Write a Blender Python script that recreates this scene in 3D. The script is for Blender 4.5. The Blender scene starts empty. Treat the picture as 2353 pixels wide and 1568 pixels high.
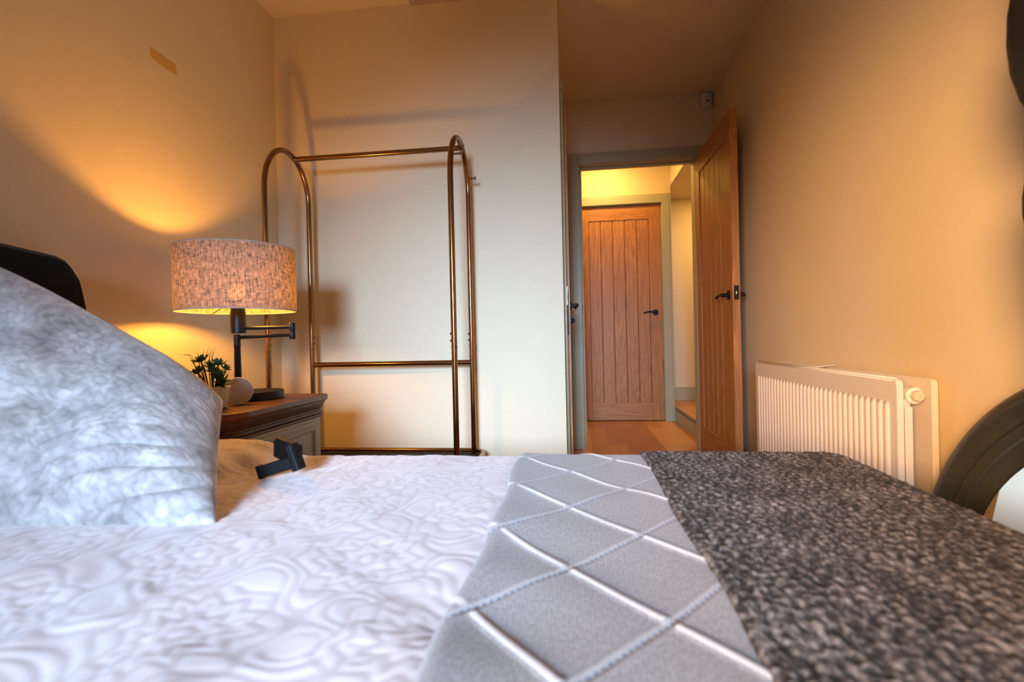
import bpy, bmesh, math, random
import numpy as np
from mathutils import Vector, Matrix
PI = math.pi
random.seed(7)
SC = bpy.context.scene
COL = SC.collection

# ------------------------------------------------------------------ camera, world, lights, exposure
CAM_H = 0.7894
cam = bpy.data.objects.new('camera', bpy.data.cameras.new('camera'))
COL.objects.link(cam)
SC.camera = cam
def cam_axes(yaw, pitch, roll):
    cy, sy, cp, sp = math.cos(yaw), math.sin(yaw), math.cos(pitch), math.sin(pitch)
    f = Vector((-sy*cp, cy*cp, sp)); r = Vector((cy, sy, 0)); u = r.cross(f)
    return f, r*math.cos(roll)+u*math.sin(roll), -r*math.sin(roll)+u*math.cos(roll)
_f, _r, _u = cam_axes(0.1193, -0.0049, -0.0232)
cam.matrix_world = Matrix(((_r.x, _u.x, -_f.x, 0), (_r.y, _u.y, -_f.y, 0), (_r.z, _u.z, -_f.z, CAM_H), (0, 0, 0, 1)))
cam.data.sensor_width = 36.0
cam.data.lens = 1154.8/2353*36
cam.data.clip_start = 0.02
cam.data.dof.use_dof = True
cam.data.dof.focus_distance = 2.1
cam.data.dof.aperture_fstop = 3.2

SC.view_settings.view_transform = 'Standard'
SC.view_settings.look = 'None'
SC.view_settings.gamma = 1
SC.view_settings.use_curve_mapping = False
SC.view_settings.exposure = 0.0

world = bpy.data.worlds.new('world'); SC.world = world
world.use_nodes = True
bg = world.node_tree.nodes['Background']
bg.inputs[0].default_value = (0.62, 0.78, 1.0, 1); bg.inputs[1].default_value = 0.1

BULB_COLOR = (1.0, 0.42, 0.06); BULB_POWER = 520.0      # emission strength of the bedside bulb
HALL_POWER = 740.0
def area(name, loc, rot, sx, sy, energy, color, spread=PI):
    l = bpy.data.lights.new(name, 'AREA'); l.shape = 'RECTANGLE'; l.size = sx; l.size_y = sy
    l.energy = energy; l.color = color; l.spread = spread
    o = bpy.data.objects.new(name, l); COL.objects.link(o); o.location = loc; o.rotation_euler = rot
    return o
# daylight entering by the window behind the bed
WIN_X0, WIN_X1, WIN_Z0, WIN_Z1, REAR_Y = -0.65, 0.05, 0.92, 1.68, -1.75
area('window_daylight', (-0.30, REAR_Y-0.06, 1.3), (math.radians(90-12.5), 0, math.radians(0)), 0.65, 0.7, 18.8, (0.575, 0.79, 1.12), math.radians(44))
# unseen warm spot with no lamp body, added to brighten the right wall
def spot(name, loc, aim, energy, color, size, blend, rad):
    l = bpy.data.lights.new(name, 'SPOT'); l.energy = energy; l.color = color; l.spot_size = size; l.spot_blend = blend; l.shadow_soft_size = rad
    o = bpy.data.objects.new(name, l); COL.objects.link(o); o.location = loc
    o.rotation_euler = (Vector(aim)-Vector(loc)).to_track_quat('-Z', 'Y').to_euler()
    return o
spot('added_wall_fill_spot', (-0.75, -1.2, 1.15), (0.987, 1.40, 0.92), 720, (1.0, 0.52, 0.21), math.radians(37), 1.0, 0.35)

# ------------------------------------------------------------------ material helpers
def srgb(r, g, b):
    f = lambda c: (c/255/12.92) if c/255 <= 0.04045 else ((c/255+0.055)/1.055)**2.4
    return (f(r), f(g), f(b), 1)
class NT:
    def __init__(s, name):
        s.m = bpy.data.materials.new(name); s.m.use_nodes = True
        s.t = s.m.node_tree; s.t.nodes.clear()
        s.out = s.n('ShaderNodeOutputMaterial')
    def n(s, kind, inp=None, **attrs):
        x = s.t.nodes.new(kind)
        for k, v in attrs.items(): setattr(x, k, v)
        if inp:
            for k, v in inp.items(): s.set(x, k, v)
        return x
    def set(s, node, k, v):
        sock = node.inputs[k]
        if isinstance(v, bpy.types.NodeSocket): s.t.links.new(v, sock)
        else: sock.default_value = v
    def math(s, op, a, b=None, c=None):
        x = s.n('ShaderNodeMath', operation=op)
        s.set(x, 0, a)
        if b is not None: s.set(x, 1, b)
        if c is not None: s.set(x, 2, c)
        return x.outputs[0]
    def ramp(s, fac, stops):
        x = s.n('ShaderNodeValToRGB'); s.set(x, 0, fac)
        e = x.color_ramp.elements
        while len(e) < len(stops): e.new(0.5)
        for i, (p, c) in enumerate(stops): e[i].position = p; e[i].color = c
        return x.outputs[0]
    def mix(s, fac, a, b):
        x = s.n('ShaderNodeMix', data_type='RGBA'); s.set(x, 0, fac); s.set(x, 6, a); s.set(x, 7, b)
        return x.outputs[2]
    def noise(s, vec, scale, detail=3, rough=0.5, dist=0.0):
        x = s.n('ShaderNodeTexNoise', {'Scale': scale, 'Detail': detail, 'Roughness': rough, 'Distortion': dist})
        if vec is not None: s.set(x, 'Vector', vec)
        return x.outputs[0]
    def coords(s, which='Object', scale=(1, 1, 1)):
        tc = s.n('ShaderNodeTexCoord'); mp = s.n('ShaderNodeMapping', {'Scale': scale})
        s.t.links.new(tc.outputs[which], mp.inputs[0]); return mp.outputs[0]
    def bump(s, h, strength=0.3, dist=0.002):
        return s.n('ShaderNodeBump', {'Height': h, 'Strength': strength, 'Distance': dist}).outputs[0]
    def pbr(s, col, rough=0.5, metal=0.0, normal=None, **kw):
        b = s.n('ShaderNodeBsdfPrincipled', {'Base Color': col, 'Roughness': rough, 'Metallic': metal})
        if normal is not None: s.set(b, 'Normal', normal)
        for k, v in kw.items(): s.set(b, k.replace('_', ' '), v)
        s.t.links.new(b.outputs[0], s.out.inputs[0]); return s.m

def simple(name, col, rough=0.5, metal=0.0, nscale=60, var=0.06, bump=0.05, **kw):
    t = NT(name); c = t.coords()
    nz = t.noise(c, nscale)
    lo = tuple(x*(1-var) for x in col[:3])+(1,); hi = tuple(min(1, x*(1+var)) for x in col[:3])+(1,)
    return t.pbr(t.ramp(nz, [(0.3, lo), (0.7, hi)]), rough, metal, t.bump(nz, bump, 0.001), **kw)
def wood(name, dark, light, axis, rough=0.45, ring=1.0, grain=1.0):
    t = NT(name)
    s = [22*grain, 22*grain, 22*grain]; s[axis] = 1.6*grain
    c = t.coords('Object', tuple(s))
    a = t.noise(c, 0.55*ring, 2, 0.5, 1.2)
    w = t.math('FRACT', t.math('MULTIPLY', a, 9.0))
    w = t.math('ABSOLUTE', t.math('SUBTRACT', w, 0.5))
    s2 = [160, 160, 160]; s2[axis] = 5
    fine = t.noise(t.coords('Object', tuple(s2)), 1.0, 3)
    f = t.math('ADD', t.math('MULTIPLY', w, 0.46), t.math('MULTIPLY', fine, 0.58))
    col = t.ramp(f, [(0.15, dark), (0.62, light)])
    return t.pbr(col, rough, 0, t.bump(fine, 0.12, 0.001))

M = {}
M['wall'] = simple('wall_paint', (0.76, 0.66, 0.46, 1), 0.7, nscale=40, var=0.012, bump=0.05)
M['ceil'] = simple('ceiling_paint', (0.76, 0.66, 0.48, 1), 0.8, nscale=40, var=0.012)
M['trim'] = simple('grey_green_trim_paint', (0.41, 0.41, 0.27, 1), 0.4, nscale=30, var=0.02)
M['hall_trim'] = M['trim']
OAK_D, OAK_L = (0.25, 0.092, 0.022, 1), (0.54, 0.245, 0.066, 1)
M['oak_v'] = wood('oak_upright_grain', OAK_D, OAK_L, 2)
M['oak_h'] = wood('oak_cross_grain', OAK_D, OAK_L, 0)
M['walnut'] = wood('brown_stained_top', (0.085, 0.026, 0.011, 1), (0.19, 0.062, 0.026, 1), 1, 0.33)
M['walnut_side'] = wood('brown_stained_moulding', (0.055, 0.024, 0.010, 1), (0.12, 0.052, 0.021, 1), 1, 0.4)
M['sage'] = simple('sage_painted_wood', (0.36, 0.34, 0.26, 1), 0.5, nscale=30, var=0.03)
M['black'] = simple('black_metal', (0.006, 0.006, 0.006, 1), 0.45, 0.0, var=0.1, Specular_IOR_Level=0.3)
M['blackplastic'] = simple('black_plastic', (0.003, 0.0035, 0.004, 1), 0.55, nscale=300, var=0.2, Specular_IOR_Level=0.2)
M['iron'] = simple('black_iron', (0.010, 0.009, 0.008, 1), 0.45, 0.4, var=0.1)
M['chrome'] = simple('chrome_steel', (0.42, 0.40, 0.37, 1), 0.22, 1.0, var=0.02)
M['rad'] = simple('radiator_enamel', (0.80, 0.74, 0.64, 1), 0.28, var=0.01, bump=0.01)
M['white'] = simple('white_plastic', (0.72, 0.72, 0.70, 1), 0.4, var=0.01)
M['pale'] = simple('pale_matt_face', (0.55, 0.47, 0.41, 1), 0.6, var=0.03)
M['brass'] = simple('antique_brass', (0.29, 0.16, 0.075, 1), 0.2, 1.0, nscale=5, var=0.03, bump=0.0)
M['velvet'] = simple('dark_velvet', (0.008, 0.009, 0.009, 1), 0.95, nscale=25, var=0.35, Sheen_Weight=0.05, Specular_IOR_Level=0.15)
M['mirror_frame'] = simple('dark_grey_lacquer', (0.042, 0.048, 0.045, 1), 0.30, nscale=60, var=0.1)
M['mirror'] = simple('mirror_glass', (0.92, 0.94, 0.95, 1), 0.02, 1.0, var=0.0, bump=0.0)
M['turned'] = simple('black_turned_wood', (0.004, 0.004, 0.004, 1), 0.5, var=0.1)
M['tape'] = simple('masking_tape', (0.66, 0.42, 0.13, 1), 0.6, nscale=120, var=0.05)
M['leaf'] = simple('succulent_green', (0.035, 0.085, 0.03, 1), 0.5, nscale=80, var=0.4)
M['leafpurple'] = simple('succulent_tip', (0.05, 0.05, 0.03, 1), 0.5, nscale=80, var=0.4)
M['pot'] = simple('cream_rope_pot', (0.66, 0.58, 0.42, 1), 0.8, nscale=200, var=0.2, bump=0.4)
M['cream'] = simple('cream_cotton', (0.78, 0.72, 0.66, 1), 0.9, nscale=150, var=0.04, bump=0.3)
M['bedbase'] = simple('bed_base_fabric', (0.05, 0.05, 0.052, 1), 0.9, nscale=120, var=0.3)
M['mattress'] = simple('mattress_ticking', (0.7, 0.7, 0.7, 1), 0.9, nscale=120, var=0.05)
M['glass'] = simple('window_glass', (1, 1, 1, 1), 0.02, var=0.0, bump=0.0, Transmission_Weight=1.0, IOR=1.02)

def m_floor():
    t = NT('oak_floor_boards')
    c = t.coords('Object')
    br = t.n('ShaderNodeTexBrick', {'Color1': (0.0, 0, 0, 1), 'Color2': (1, 1, 1, 1), 'Mortar': (0.3, 0.3, 0.3, 1), 'Scale': 1.0,
                                    'Mortar Size': 0.0008, 'Brick Width': 1.1, 'Row Height': 0.125, 'Bias': 0.0})
    br.offset = 0.37
    mp = t.n('ShaderNodeMapping', {'Rotation': (0, 0, PI/2)}); t.t.links.new(c, mp.inputs[0])
    t.t.links.new(mp.outputs[0], br.inputs['Vector'])
    g = t.noise(t.coords('Object', (60, 3, 1)), 1.0, 4)
    col = t.ramp(t.math('ADD', t.math('MULTIPLY', br.outputs[0], 0.55), t.math('MULTIPLY', g, 0.5)),
                 [(0.15, (0.27, 0.105, 0.035, 1)), (0.85, (0.55, 0.27, 0.095, 1))])
    return t.pbr(col, 0.38, 0, t.bump(g, 0.08, 0.001))
M['floor'] = m_floor()

def m_shade():
    t = NT('oatmeal_linen_shade')
    c = t.coords('UV', (1, 1, 1))
    a = t.noise(t.coords('UV', (260, 34, 1)), 1.0, 2)
    b = t.noise(t.coords('UV', (70, 130, 1)), 1.0, 3, 0.6, 1.0)
    f = t.math('ADD', t.math('MULTIPLY', a, 0.5), t.math('MULTIPLY', b, 0.5))
    col = t.ramp(f, [(0.35, (0.13, 0.105, 0.085, 1)), (0.68, (0.36, 0.30, 0.25, 1))])
    trc = t.ramp(f, [(0.36, (0.05, 0.034, 0.028, 1)), (0.66, (0.50, 0.35, 0.28, 1))])
    d = t.n('ShaderNodeBsdfDiffuse', {'Color': col})
    tr = t.n('ShaderNodeBsdfTranslucent', {'Color': trc})
    mx = t.n('ShaderNodeMixShader', {0: 0.15}); t.t.links.new(d.outputs[0], mx.inputs[1]); t.t.links.new(tr.outputs[0], mx.inputs[2])
    tp = t.n('ShaderNodeBsdfTransparent', {'Color': (1, 0.9, 0.8, 1)})
    holes = t.math('MULTIPLY', t.math('GREATER_THAN', t.noise(t.coords('UV', (900, 260, 1)), 1.0, 1), 0.60), 0.005)
    m2 = t.n('ShaderNodeMixShader'); t.t.links.new(holes, m2.inputs[0]); t.t.links.new(mx.outputs[0], m2.inputs[1]); t.t.links.new(tp.outputs[0], m2.inputs[2])
    t.t.links.new(m2.outputs[0], t.out.inputs[0]); return t.m
M['shade'] = m_shade()
M['shadelining'] = simple('white_shade_lining', (0.85, 0.82, 0.75, 1), 0.8, var=0.01)
def m_emit(name, col, s):
    t = NT(name); e = t.n('ShaderNodeEmission', {'Color': col+(1,), 'Strength': s})
    t.t.links.new(e.outputs[0], t.out.inputs[0]); return t.m
M['bulb'] = m_emit('glowing_bulb', BULB_COLOR, BULB_POWER)
M['hallbulb'] = m_emit('glowing_downlight', (1.0, 0.56, 0.15), HALL_POWER)

def m_duvet():
    t = NT('white_embossed_velvet')
    at = t.n('ShaderNodeAttribute', attribute_name='emboss').outputs['Fac']
    fz = t.noise(t.coords('Object'), 700, 2)
    big = t.noise(t.coords('Object', (9, 5, 5)), 1.0, 2)
    f = t.math('ADD', at, t.math('MULTIPLY', t.math('SUBTRACT', big, 0.5), 0.5))
    col = t.ramp(f, [(0.0, (0.60, 0.51, 0.475, 1)), (0.5, (0.69, 0.605, 0.575, 1)), (1.0, (0.745, 0.665, 0.64, 1))])
    return t.pbr(col, 0.85, 0, t.bump(fz, 0.12, 0.001), Sheen_Weight=0.35, Sheen_Roughness=0.4)
M['duvet'] = m_duvet()
def m_pillow():
    t = NT('grey_crushed_velvet')
    at = t.n('ShaderNodeAttribute', attribute_name='emboss').outputs['Fac']
    c = t.coords('Object')
    nz = t.noise(c, 24, 5, 0.66, 0.35)
    nb = t.noise(c, 9, 2)
    f = t.math('ADD', t.math('ADD', t.math('MULTIPLY', at, 0.075), t.math('MULTIPLY', nz, 0.62)), t.math('MULTIPLY', nb, 0.30))
    col = t.ramp(f, [(0.34, (0.21, 0.195, 0.185, 1)), (0.52, (0.40, 0.375, 0.36, 1)), (0.70, (0.68, 0.64, 0.62, 1))])
    return t.pbr(col, 0.75, 0, t.bump(nz, 0.25, 0.003), Sheen_Weight=0.4, Sheen_Roughness=0.35)
M['pillow'] = m_pillow()
def m_light_throw():
    t = NT('grey_knit_with_diamond_cords')
    uv = t.n('ShaderNodeSeparateXYZ'); t.t.links.new(t.coords('UV'), uv.inputs[0])
    X, Y = uv.outputs[0], uv.outputs[1]
    def dist(sign, off):
        v = t.math('DIVIDE', t.math('ADD', t.math('ADD', Y, t.math('MULTIPLY', X, sign*1.09)), off), 0.2125)
        fr = t.math('SUBTRACT', v, t.math('ROUND', v))
        return t.math('MULTIPLY', t.math('ABSOLUTE', fr), 0.2125/1.48)
    dw = dist(1, -0.583); db = dist(-1, -0.606)
    knit = t.noise(t.coords('UV', (330, 170, 1)), 1.0, 3, 0.6)
    rib = t.math('SINE', t.math('MULTIPLY', X, 1500))
    k2 = t.math('ADD', t.math('MULTIPLY', knit, 0.8), t.math('MULTIPLY', rib, 0.07))
    base = t.ramp(k2, [(0.2, (0.19, 0.183, 0.175, 1)), (0.62, (0.52, 0.50, 0.48, 1))])
    white = t.math('LESS_THAN', t.math('ADD', dw, t.math('MULTIPLY', knit, 0.002)), 0.0058)
    c1 = t.mix(white, base, (0.82, 0.79, 0.75, 1))
    c1 = t.mix(t.math('LESS_THAN', db, 0.0075), c1, t.mix(0.5, base, (0.50, 0.485, 0.47, 1)))
    dash = t.math('GREATER_THAN', t.math('SINE', t.math('MULTIPLY', t.math('ADD', X, Y), 480)), -0.25)
    blue = t.math('MULTIPLY', t.math('LESS_THAN', db, 0.0027), dash)
    c2 = t.mix(blue, c1, (0.17, 0.215, 0.27, 1))
    return t.pbr(c2, 0.95, 0, t.bump(k2, 0.35, 0.0015), Sheen_Weight=0.2)
M['lthrow'] = m_light_throw()
def m_dark_throw():
    t = NT('charcoal_heather_knit')
    at = t.n('ShaderNodeAttribute', attribute_name='emboss').outputs['Fac']
    a = t.noise(t.coords('UV', (170, 95, 1)), 1.0, 3, 0.6, 0.6)
    b = t.noise(t.coords('UV', (26, 12, 1)), 1.0, 2)
    f = t.math('ADD', t.math('ADD', t.math('MULTIPLY', a, 0.70), t.math('MULTIPLY', b, 0.25)), t.math('MULTIPLY', at, 0.16))
    col = t.ramp(f, [(0.38, (0.010, 0.010, 0.009, 1)), (0.53, (0.06, 0.055, 0.049, 1)), (0.72, (0.36, 0.33, 0.29, 1))])
    return t.pbr(col, 0.97, 0, t.bump(a, 0.5, 0.003))
M['dthrow'] = m_dark_throw()

# ------------------------------------------------------------------ geometry helpers
def obj(name, bm, m, parent=None, smooth=False, bevel=None):
    me = bpy.data.meshes.new(name); bmesh.ops.recalc_face_normals(bm, faces=bm.faces[:]); bm.to_mesh(me); bm.free()
    me.materials.append(m)
    o = bpy.data.objects.new(name, me); COL.objects.link(o)
    if parent is not None: o.parent = parent
    if smooth:
        for p in me.polygons: p.use_smooth = True
    if smooth == 'angle':
        es = o.modifiers.new('edge_split', 'EDGE_SPLIT'); es.split_angle = math.radians(35)
    if bevel:
        b = o.modifiers.new('bevel', 'BEVEL'); b.width = bevel; b.segments = 3; b.limit_method = 'ANGLE'
    return o
def thing(name, label, cat, loc=(0, 0, 0), rotz=0, group=None):
    o = bpy.data.objects.new(name, None); o.empty_display_size = 0.05; COL.objects.link(o)
    o.location = loc; o.rotation_euler = (0, 0, rotz)
    return tag(o, label, cat, group)
def tag(o, label, cat, group=None):
    o['label'] = label; o['category'] = cat
    if group: o['group'] = group
    return o
def struct(o, label=None, cat=None):
    o['kind'] = 'structure'
    if label: o['label'] = label; o['category'] = cat
    return o
def box(bm, x0, x1, y0, y1, z0, z1, mat=None):
    v = [bm.verts.new((x, y, z)) for x in (x0, x1) for y in (y0, y1) for z in (z0, z1)]
    if mat is not None:
        for q in v: q.co = mat @ q.co
    for f in ((0, 1, 3, 2), (4, 6, 7, 5), (0, 4, 5, 1), (2, 3, 7, 6), (0, 2, 6, 4), (1, 5, 7, 3)):
        bm.faces.new([v[i] for i in f])
    return v
def bx(*a, mat=None):
    bm = bmesh.new(); box(bm, *a, mat=mat); return bm
def tube(bm, pts, r, seg=14, closed=False, caps=True):
    pts = [Vector(p) for p in pts]; n = len(pts)
    rr = r if isinstance(r, (list, tuple)) else [r]*n
    def tang(i):
        a = pts[(i-1) % n] if (closed or i > 0) else pts[i]
        b = pts[(i+1) % n] if (closed or i < n-1) else pts[i]
        return (b-a).normalized()
    t0 = tang(0)
    up = Vector((0, 0, 1)) if abs(t0.z) < 0.9 else Vector((1, 0, 0))
    nrm = (up - t0*up.dot(t0)).normalized()
    rings = []
    prev = t0
    for i in range(n):
        t = tang(i)
        q = prev.rotation_difference(t); nrm = q @ nrm; nrm = (nrm - t*nrm.dot(t)).normalized(); prev = t
        b = t.cross(nrm)
        rings.append([bm.verts.new(pts[i] + (nrm*math.cos(2*PI*k/seg)+b*math.sin(2*PI*k/seg))*rr[i]) for k in range(seg)])
    for i in range(n if closed else n-1):
        A, B = rings[i], rings[(i+1) % n]
        for k in range(seg):
            bm.faces.new((A[k], A[(k+1) % seg], B[(k+1) % seg], B[k]))
    if not closed and caps:
        bm.faces.new(rings[0][::-1]); bm.faces.new(rings[-1])
    return bm
def lathe(bm, prof, c=(0, 0, 0), seg=40, axis='z', mat=None):
    rings = []
    for r, z in prof:
        ring = []
        for k in range(seg):
            a = 2*PI*k/seg
            p = Vector((r*math.cos(a), r*math.sin(a), z))
            if mat is not None: p = mat @ p
            ring.append(bm.verts.new(p + Vector(c)))
        rings.append(ring)
    for A, B in zip(rings, rings[1:]):
        for k in range(seg):
            bm.faces.new((A[k], A[(k+1) % seg], B[(k+1) % seg], B[k]))
    bm.faces.new(rings[0][::-1]); bm.faces.new(rings[-1])
    return bm
def prism(bm, poly, h0, h1, mat=None):
    """poly in xy, extruded in z from h0 to h1"""
    a = [bm.verts.new((x, y, h0)) for x, y in poly]; b = [bm.verts.new((x, y, h1)) for x, y in poly]
    if mat is not None:
        for q in a+b: q.co = mat @ q.co
    n = len(poly)
    bm.faces.new(a[::-1]); bm.faces.new(b)
    for i in range(n): bm.faces.new((a[i], a[(i+1) % n], b[(i+1) % n], b[i]))
    return bm
def rrect(x0, x1, y0, y1, rad, n=8):
    """rounded rectangle; rad = radius for corners (x1,y0),(x1,y1),(x0,y1),(x0,y0)"""
    out = []
    for (cx, cy, a0, r) in ((x1, y0, -PI/2, rad[0]), (x1, y1, 0, rad[1]), (x0, y1, PI/2, rad[2]), (x0, y0, PI, rad[3])):
        if r <= 0: out.append((cx, cy)); continue
        ox = cx - r if cx == x1 else cx + r; oy = cy - r if cy == y1 else cy + r
        for k in range(n+1):
            a = a0 + PI/2*k/n; out.append((ox+r*math.cos(a), oy+r*math.sin(a)))
    return out
def grid_obj(name, P, m, parent=None, uv=None, attr=None, solid=0.0, off=-1.0):
    """P: (na, nb, 3) array -> smooth quad sheet"""
    na, nb, _ = P.shape
    me = bpy.data.meshes.new(name)
    idx = np.arange(na*nb).reshape(na, nb)
    q = np.stack([idx[:-1, :-1], idx[1:, :-1], idx[1:, 1:], idx[:-1, 1:]], -1).reshape(-1, 4)
    me.vertices.add(na*nb); me.vertices.foreach_set('co', P.reshape(-1).astype(np.float32))
    me.loops.add(q.size); me.loops.foreach_set('vertex_index', q.reshape(-1).astype(np.int32))
    me.polygons.add(len(q)); me.polygons.foreach_set('loop_start', np.arange(0, q.size, 4, dtype=np.int32))
    me.polygons.foreach_set('use_smooth', np.ones(len(q), dtype=bool))
    me.update(calc_edges=True)
    if uv is not None:
        l = me.uv_layers.new(name='UVMap'); l.data.foreach_set('uv', uv.reshape(-1, 2)[q.reshape(-1)].reshape(-1).astype(np.float32))
    if attr is not None:
        a = me.attributes.new('emboss', 'FLOAT', 'POINT'); a.data.foreach_set('value', attr.reshape(-1).astype(np.float32))
    me.validate()
    me.materials.append(m)
    o = bpy.data.objects.new(name, me); COL.objects.link(o)
    if parent is not None: o.parent = parent
    if solid:
        s = o.modifiers.new('solidify', 'SOLIDIFY'); s.thickness = solid; s.offset = off
    return o
class Waves:
    """smooth random field: sum of plane waves"""
    def __init__(s, seed, k, n=14, spread=0.35, ang=None):
        r = np.random.RandomState(seed)
        th = r.uniform(0, 2*PI, n) if ang is None else ang + r.uniform(-0.35, 0.35, n)
        kk = k*(1+spread*r.uniform(-1, 1, n))
        s.kx, s.ky, s.ph = kk*np.cos(th), kk*np.sin(th), r.uniform(0, 2*PI, n); s.n = n
    def __call__(s, x, y):
        o = np.zeros_like(x)
        for a, b, p in zip(s.kx, s.ky, s.ph): o = o + np.sin(a*x+b*y+p)
        return o/math.sqrt(s.n/2)

# ------------------------------------------------------------------ the room
XL, XR, XE, YF, YD, Y2, HC = -1.458, 0.987, -0.036, 2.38, 3.577, 4.736, 2.43
T = 0.1
LX = 0.92          # edge of the raised landing in the hall
struct(obj('floor', bx(XL-T, 3.2, REAR_Y-0.3, Y2+0.2, -0.1, 0.0), M['floor']))
struct(obj('ceiling', bx(XL-T, 3.2, REAR_Y-0.3, Y2+0.6, HC, HC+0.1), M['ceil']))
struct(obj('wall_left', bx(XL-T, XL, REAR_Y, YF+T, 0, HC), M['wall']))
struct(obj('wall_far', bx(XL, XE, YF, YF+0.045, 0, HC), M['wall']))
struct(obj('wall_right', bx(XR, XR+T, REAR_Y, YD, 0, HC), M['wall']))
# return wall of the entrance recess with the opening of the ajar door
RW = 0.12
DA_Y0, DA_Y1, DH = 2.585, 3.34, 1.985
bm = bmesh.new()
box(bm, XE-RW, XE, YF+0.045, DA_Y0-0.03, 0, HC); box(bm, XE-RW, XE, DA_Y1+0.03, YD, 0, HC); box(bm, XE-RW, XE, DA_Y0-0.03, DA_Y1+0.03, DH+0.03, HC)
box(bm, XE-1.3, XE-1.25, YF+0.045, YD, 0, HC)
struct(obj('wall_recess', bm, M['wall']))
# wall with the main doorway
DX0, DX1 = 0.078, 0.853
bm = bmesh.new()
box(bm, XL-T, DX0-0.03, YD, YD+T, 0, HC); box(bm, DX1+0.03, 2.0, YD, YD+T, 0, HC); box(bm, DX0-0.03, DX1+0.03, YD, YD+T, 2.02, HC)
struct(obj('wall_doorway', bm, M['wall']))
# hall
FX1 = 0.8276; FX0 = FX1-0.762
bm = bmesh.new()
box(bm, -1.6, FX0-0.03, Y2, Y2+T, 0, HC); box(bm, FX1+0.03, LX, Y2, Y2+T, 0, HC); box(bm, FX0-0.03, FX1+0.03, Y2, Y2+T, 2.02, HC)
box(bm, -1.6, 3.2, Y2+0.5, Y2+0.6, 0, HC)
struct(obj('wall_hall', bm, M['wall']))
struct(obj('wall_hall_left', bx(-1.7, -1.6, YD, Y2+T, 0, HC), M['wall']))
struct(obj('wall_hall_right', bx(3.1, 3.2, YD, Y2+0.6, 0, HC), M['wall']))
# raised landing on the right of the hall, beam over its opening
bm = bmesh.new(); box(bm, LX+0.012, 3.1, YD+T, Y2+0.5, 0, 0.125)
struct(obj('floor_landing', bm, M['floor']))
bm = bmesh.new(); box(bm, LX-0.006, LX+0.022, YD+T, Y2, 0.108, 0.1255)
struct(obj('trim_1', bm, simple('dark_step_nosing', (0.10, 0.085, 0.06, 1), 0.35), bevel=0.005))
bm = bmesh.new(); box(bm, LX-0.002, LX+0.012, YD+T, Y2-0.001, 0, 0.106)
struct(obj('baseboard_step', bm, M['trim'], bevel=0.003))
bm = bmesh.new(); box(bm, LX, 3.1, YD+T, Y2+0.5, 2.155, HC)
struct(obj('ceiling_landing', bm, M['ceil']))
bm = bmesh.new(); box(bm, LX+0.001, 3.1, Y2+0.482, Y2+0.499, 0.125, 0.262); box(bm, LX+0.001, 3.1, Y2+0.479, Y2+0.499, 0.125, 0.225)
struct(obj('baseboard_landing', bm, M['trim'], bevel=0.004))
# rear wall with the window that lights the bed
bm = bmesh.new()
box(bm, XL-T, WIN_X0, REAR_Y-T, REAR_Y, 0, HC); box(bm, WIN_X1, XR+T, REAR_Y-T, REAR_Y, 0, HC)
box(bm, WIN_X0, WIN_X1, REAR_Y-T, REAR_Y, 0, WIN_Z0); box(bm, WIN_X0, WIN_X1, REAR_Y-T, REAR_Y, WIN_Z1, HC)
struct(obj('wall_rear', bm, M['wall']))
w = struct(obj('window_1', bx(WIN_X0-0.02, WIN_X1+0.02, REAR_Y-0.02, REAR_Y+0.06, WIN_Z0-0.04, WIN_Z0), M['white'], bevel=0.004))
bm = bmesh.new()
for a, b in ((WIN_X0, WIN_X0+0.05), (WIN_X1-0.05, WIN_X1)): box(bm, a, b, REAR_Y-0.05, REAR_Y-0.005, WIN_Z0, WIN_Z1)
for a, b in ((WIN_Z0, WIN_Z0+0.05), (WIN_Z1-0.05, WIN_Z1)): box(bm, WIN_X0+0.05, WIN_X1-0.05, REAR_Y-0.05, REAR_Y-0.005, a, b)
obj('window_frame', bm, M['white'], w)
# dropped bulkhead under the ceiling near the far wall
struct(obj('trim_2', bx(-0.69, XE-0.02, 0.9, 2.215, 2.302, HC), simple('brown_grey_beam', (0.40, 0.28, 0.19, 1), 0.7, var=0.03), bevel=0.006))
# baseboards of the bedroom
def board(name, bmm): struct(obj(name, bmm, M['trim'], bevel=0.004))
board('baseboard_left', bx(XL, XL+0.016, REAR_Y, YF, 0, 0.13))
board('baseboard_far', bx(XL+0.016, XE, YF-0.016, YF, 0, 0.13))
board('baseboard_right', bx(XR-0.016, XR, REAR_Y, YD, 0, 0.13))

# door frames --------------------------------------------------------
def frame_x(name, x0, x1, yface, ydeep, top, aw=0.075, side=-1, ypart=None, lab=None):
    """lining + architraves of a doorway in a wall perpendicular to y; yface = face towards the camera"""
    bm = bmesh.new()
    ya, yb = (yface-0.018, yface)
    for (a, b) in ((x0-aw, x0-0.005), (x1+0.005, x1+aw)):
        box(bm, a, b, ya, yb, 0, top+aw)
        box(bm, a+0.018 if a < x0-0.01 else a+0.0, b if a < x0-0.01 else b-0.018, ya-0.006, ya, 0, top+aw-0.018)
    box(bm, x0-0.005, x1+0.005, ya, yb, top+0.005, top+aw)
    box(bm, x0-0.005, x1+0.005, ya-0.006, ya, top+0.005, top+aw-0.018)
    # lining
    box(bm, x0-0.028, x0, yface, yface+ydeep, 0, top); box(bm, x1, x1+0.028, yface, yface+ydeep, 0, top)
    box(bm, x0-0.028, x1+0.028, yface, yface+ydeep, top, top+0.028)
    # stop
    box(bm, x0, x0+0.012, yface+0.042, yface+ydeep-0.02, 0, top); box(bm, x0, x1, yface+0.042, yface+ydeep-0.02, top-0.012, top)
    return struct(obj(name, bm, M['trim'], bevel=0.003))
fr = frame_x('trim_3', DX0, DX1+0.002, YD, T, 1.992, aw=0.083)
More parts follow.
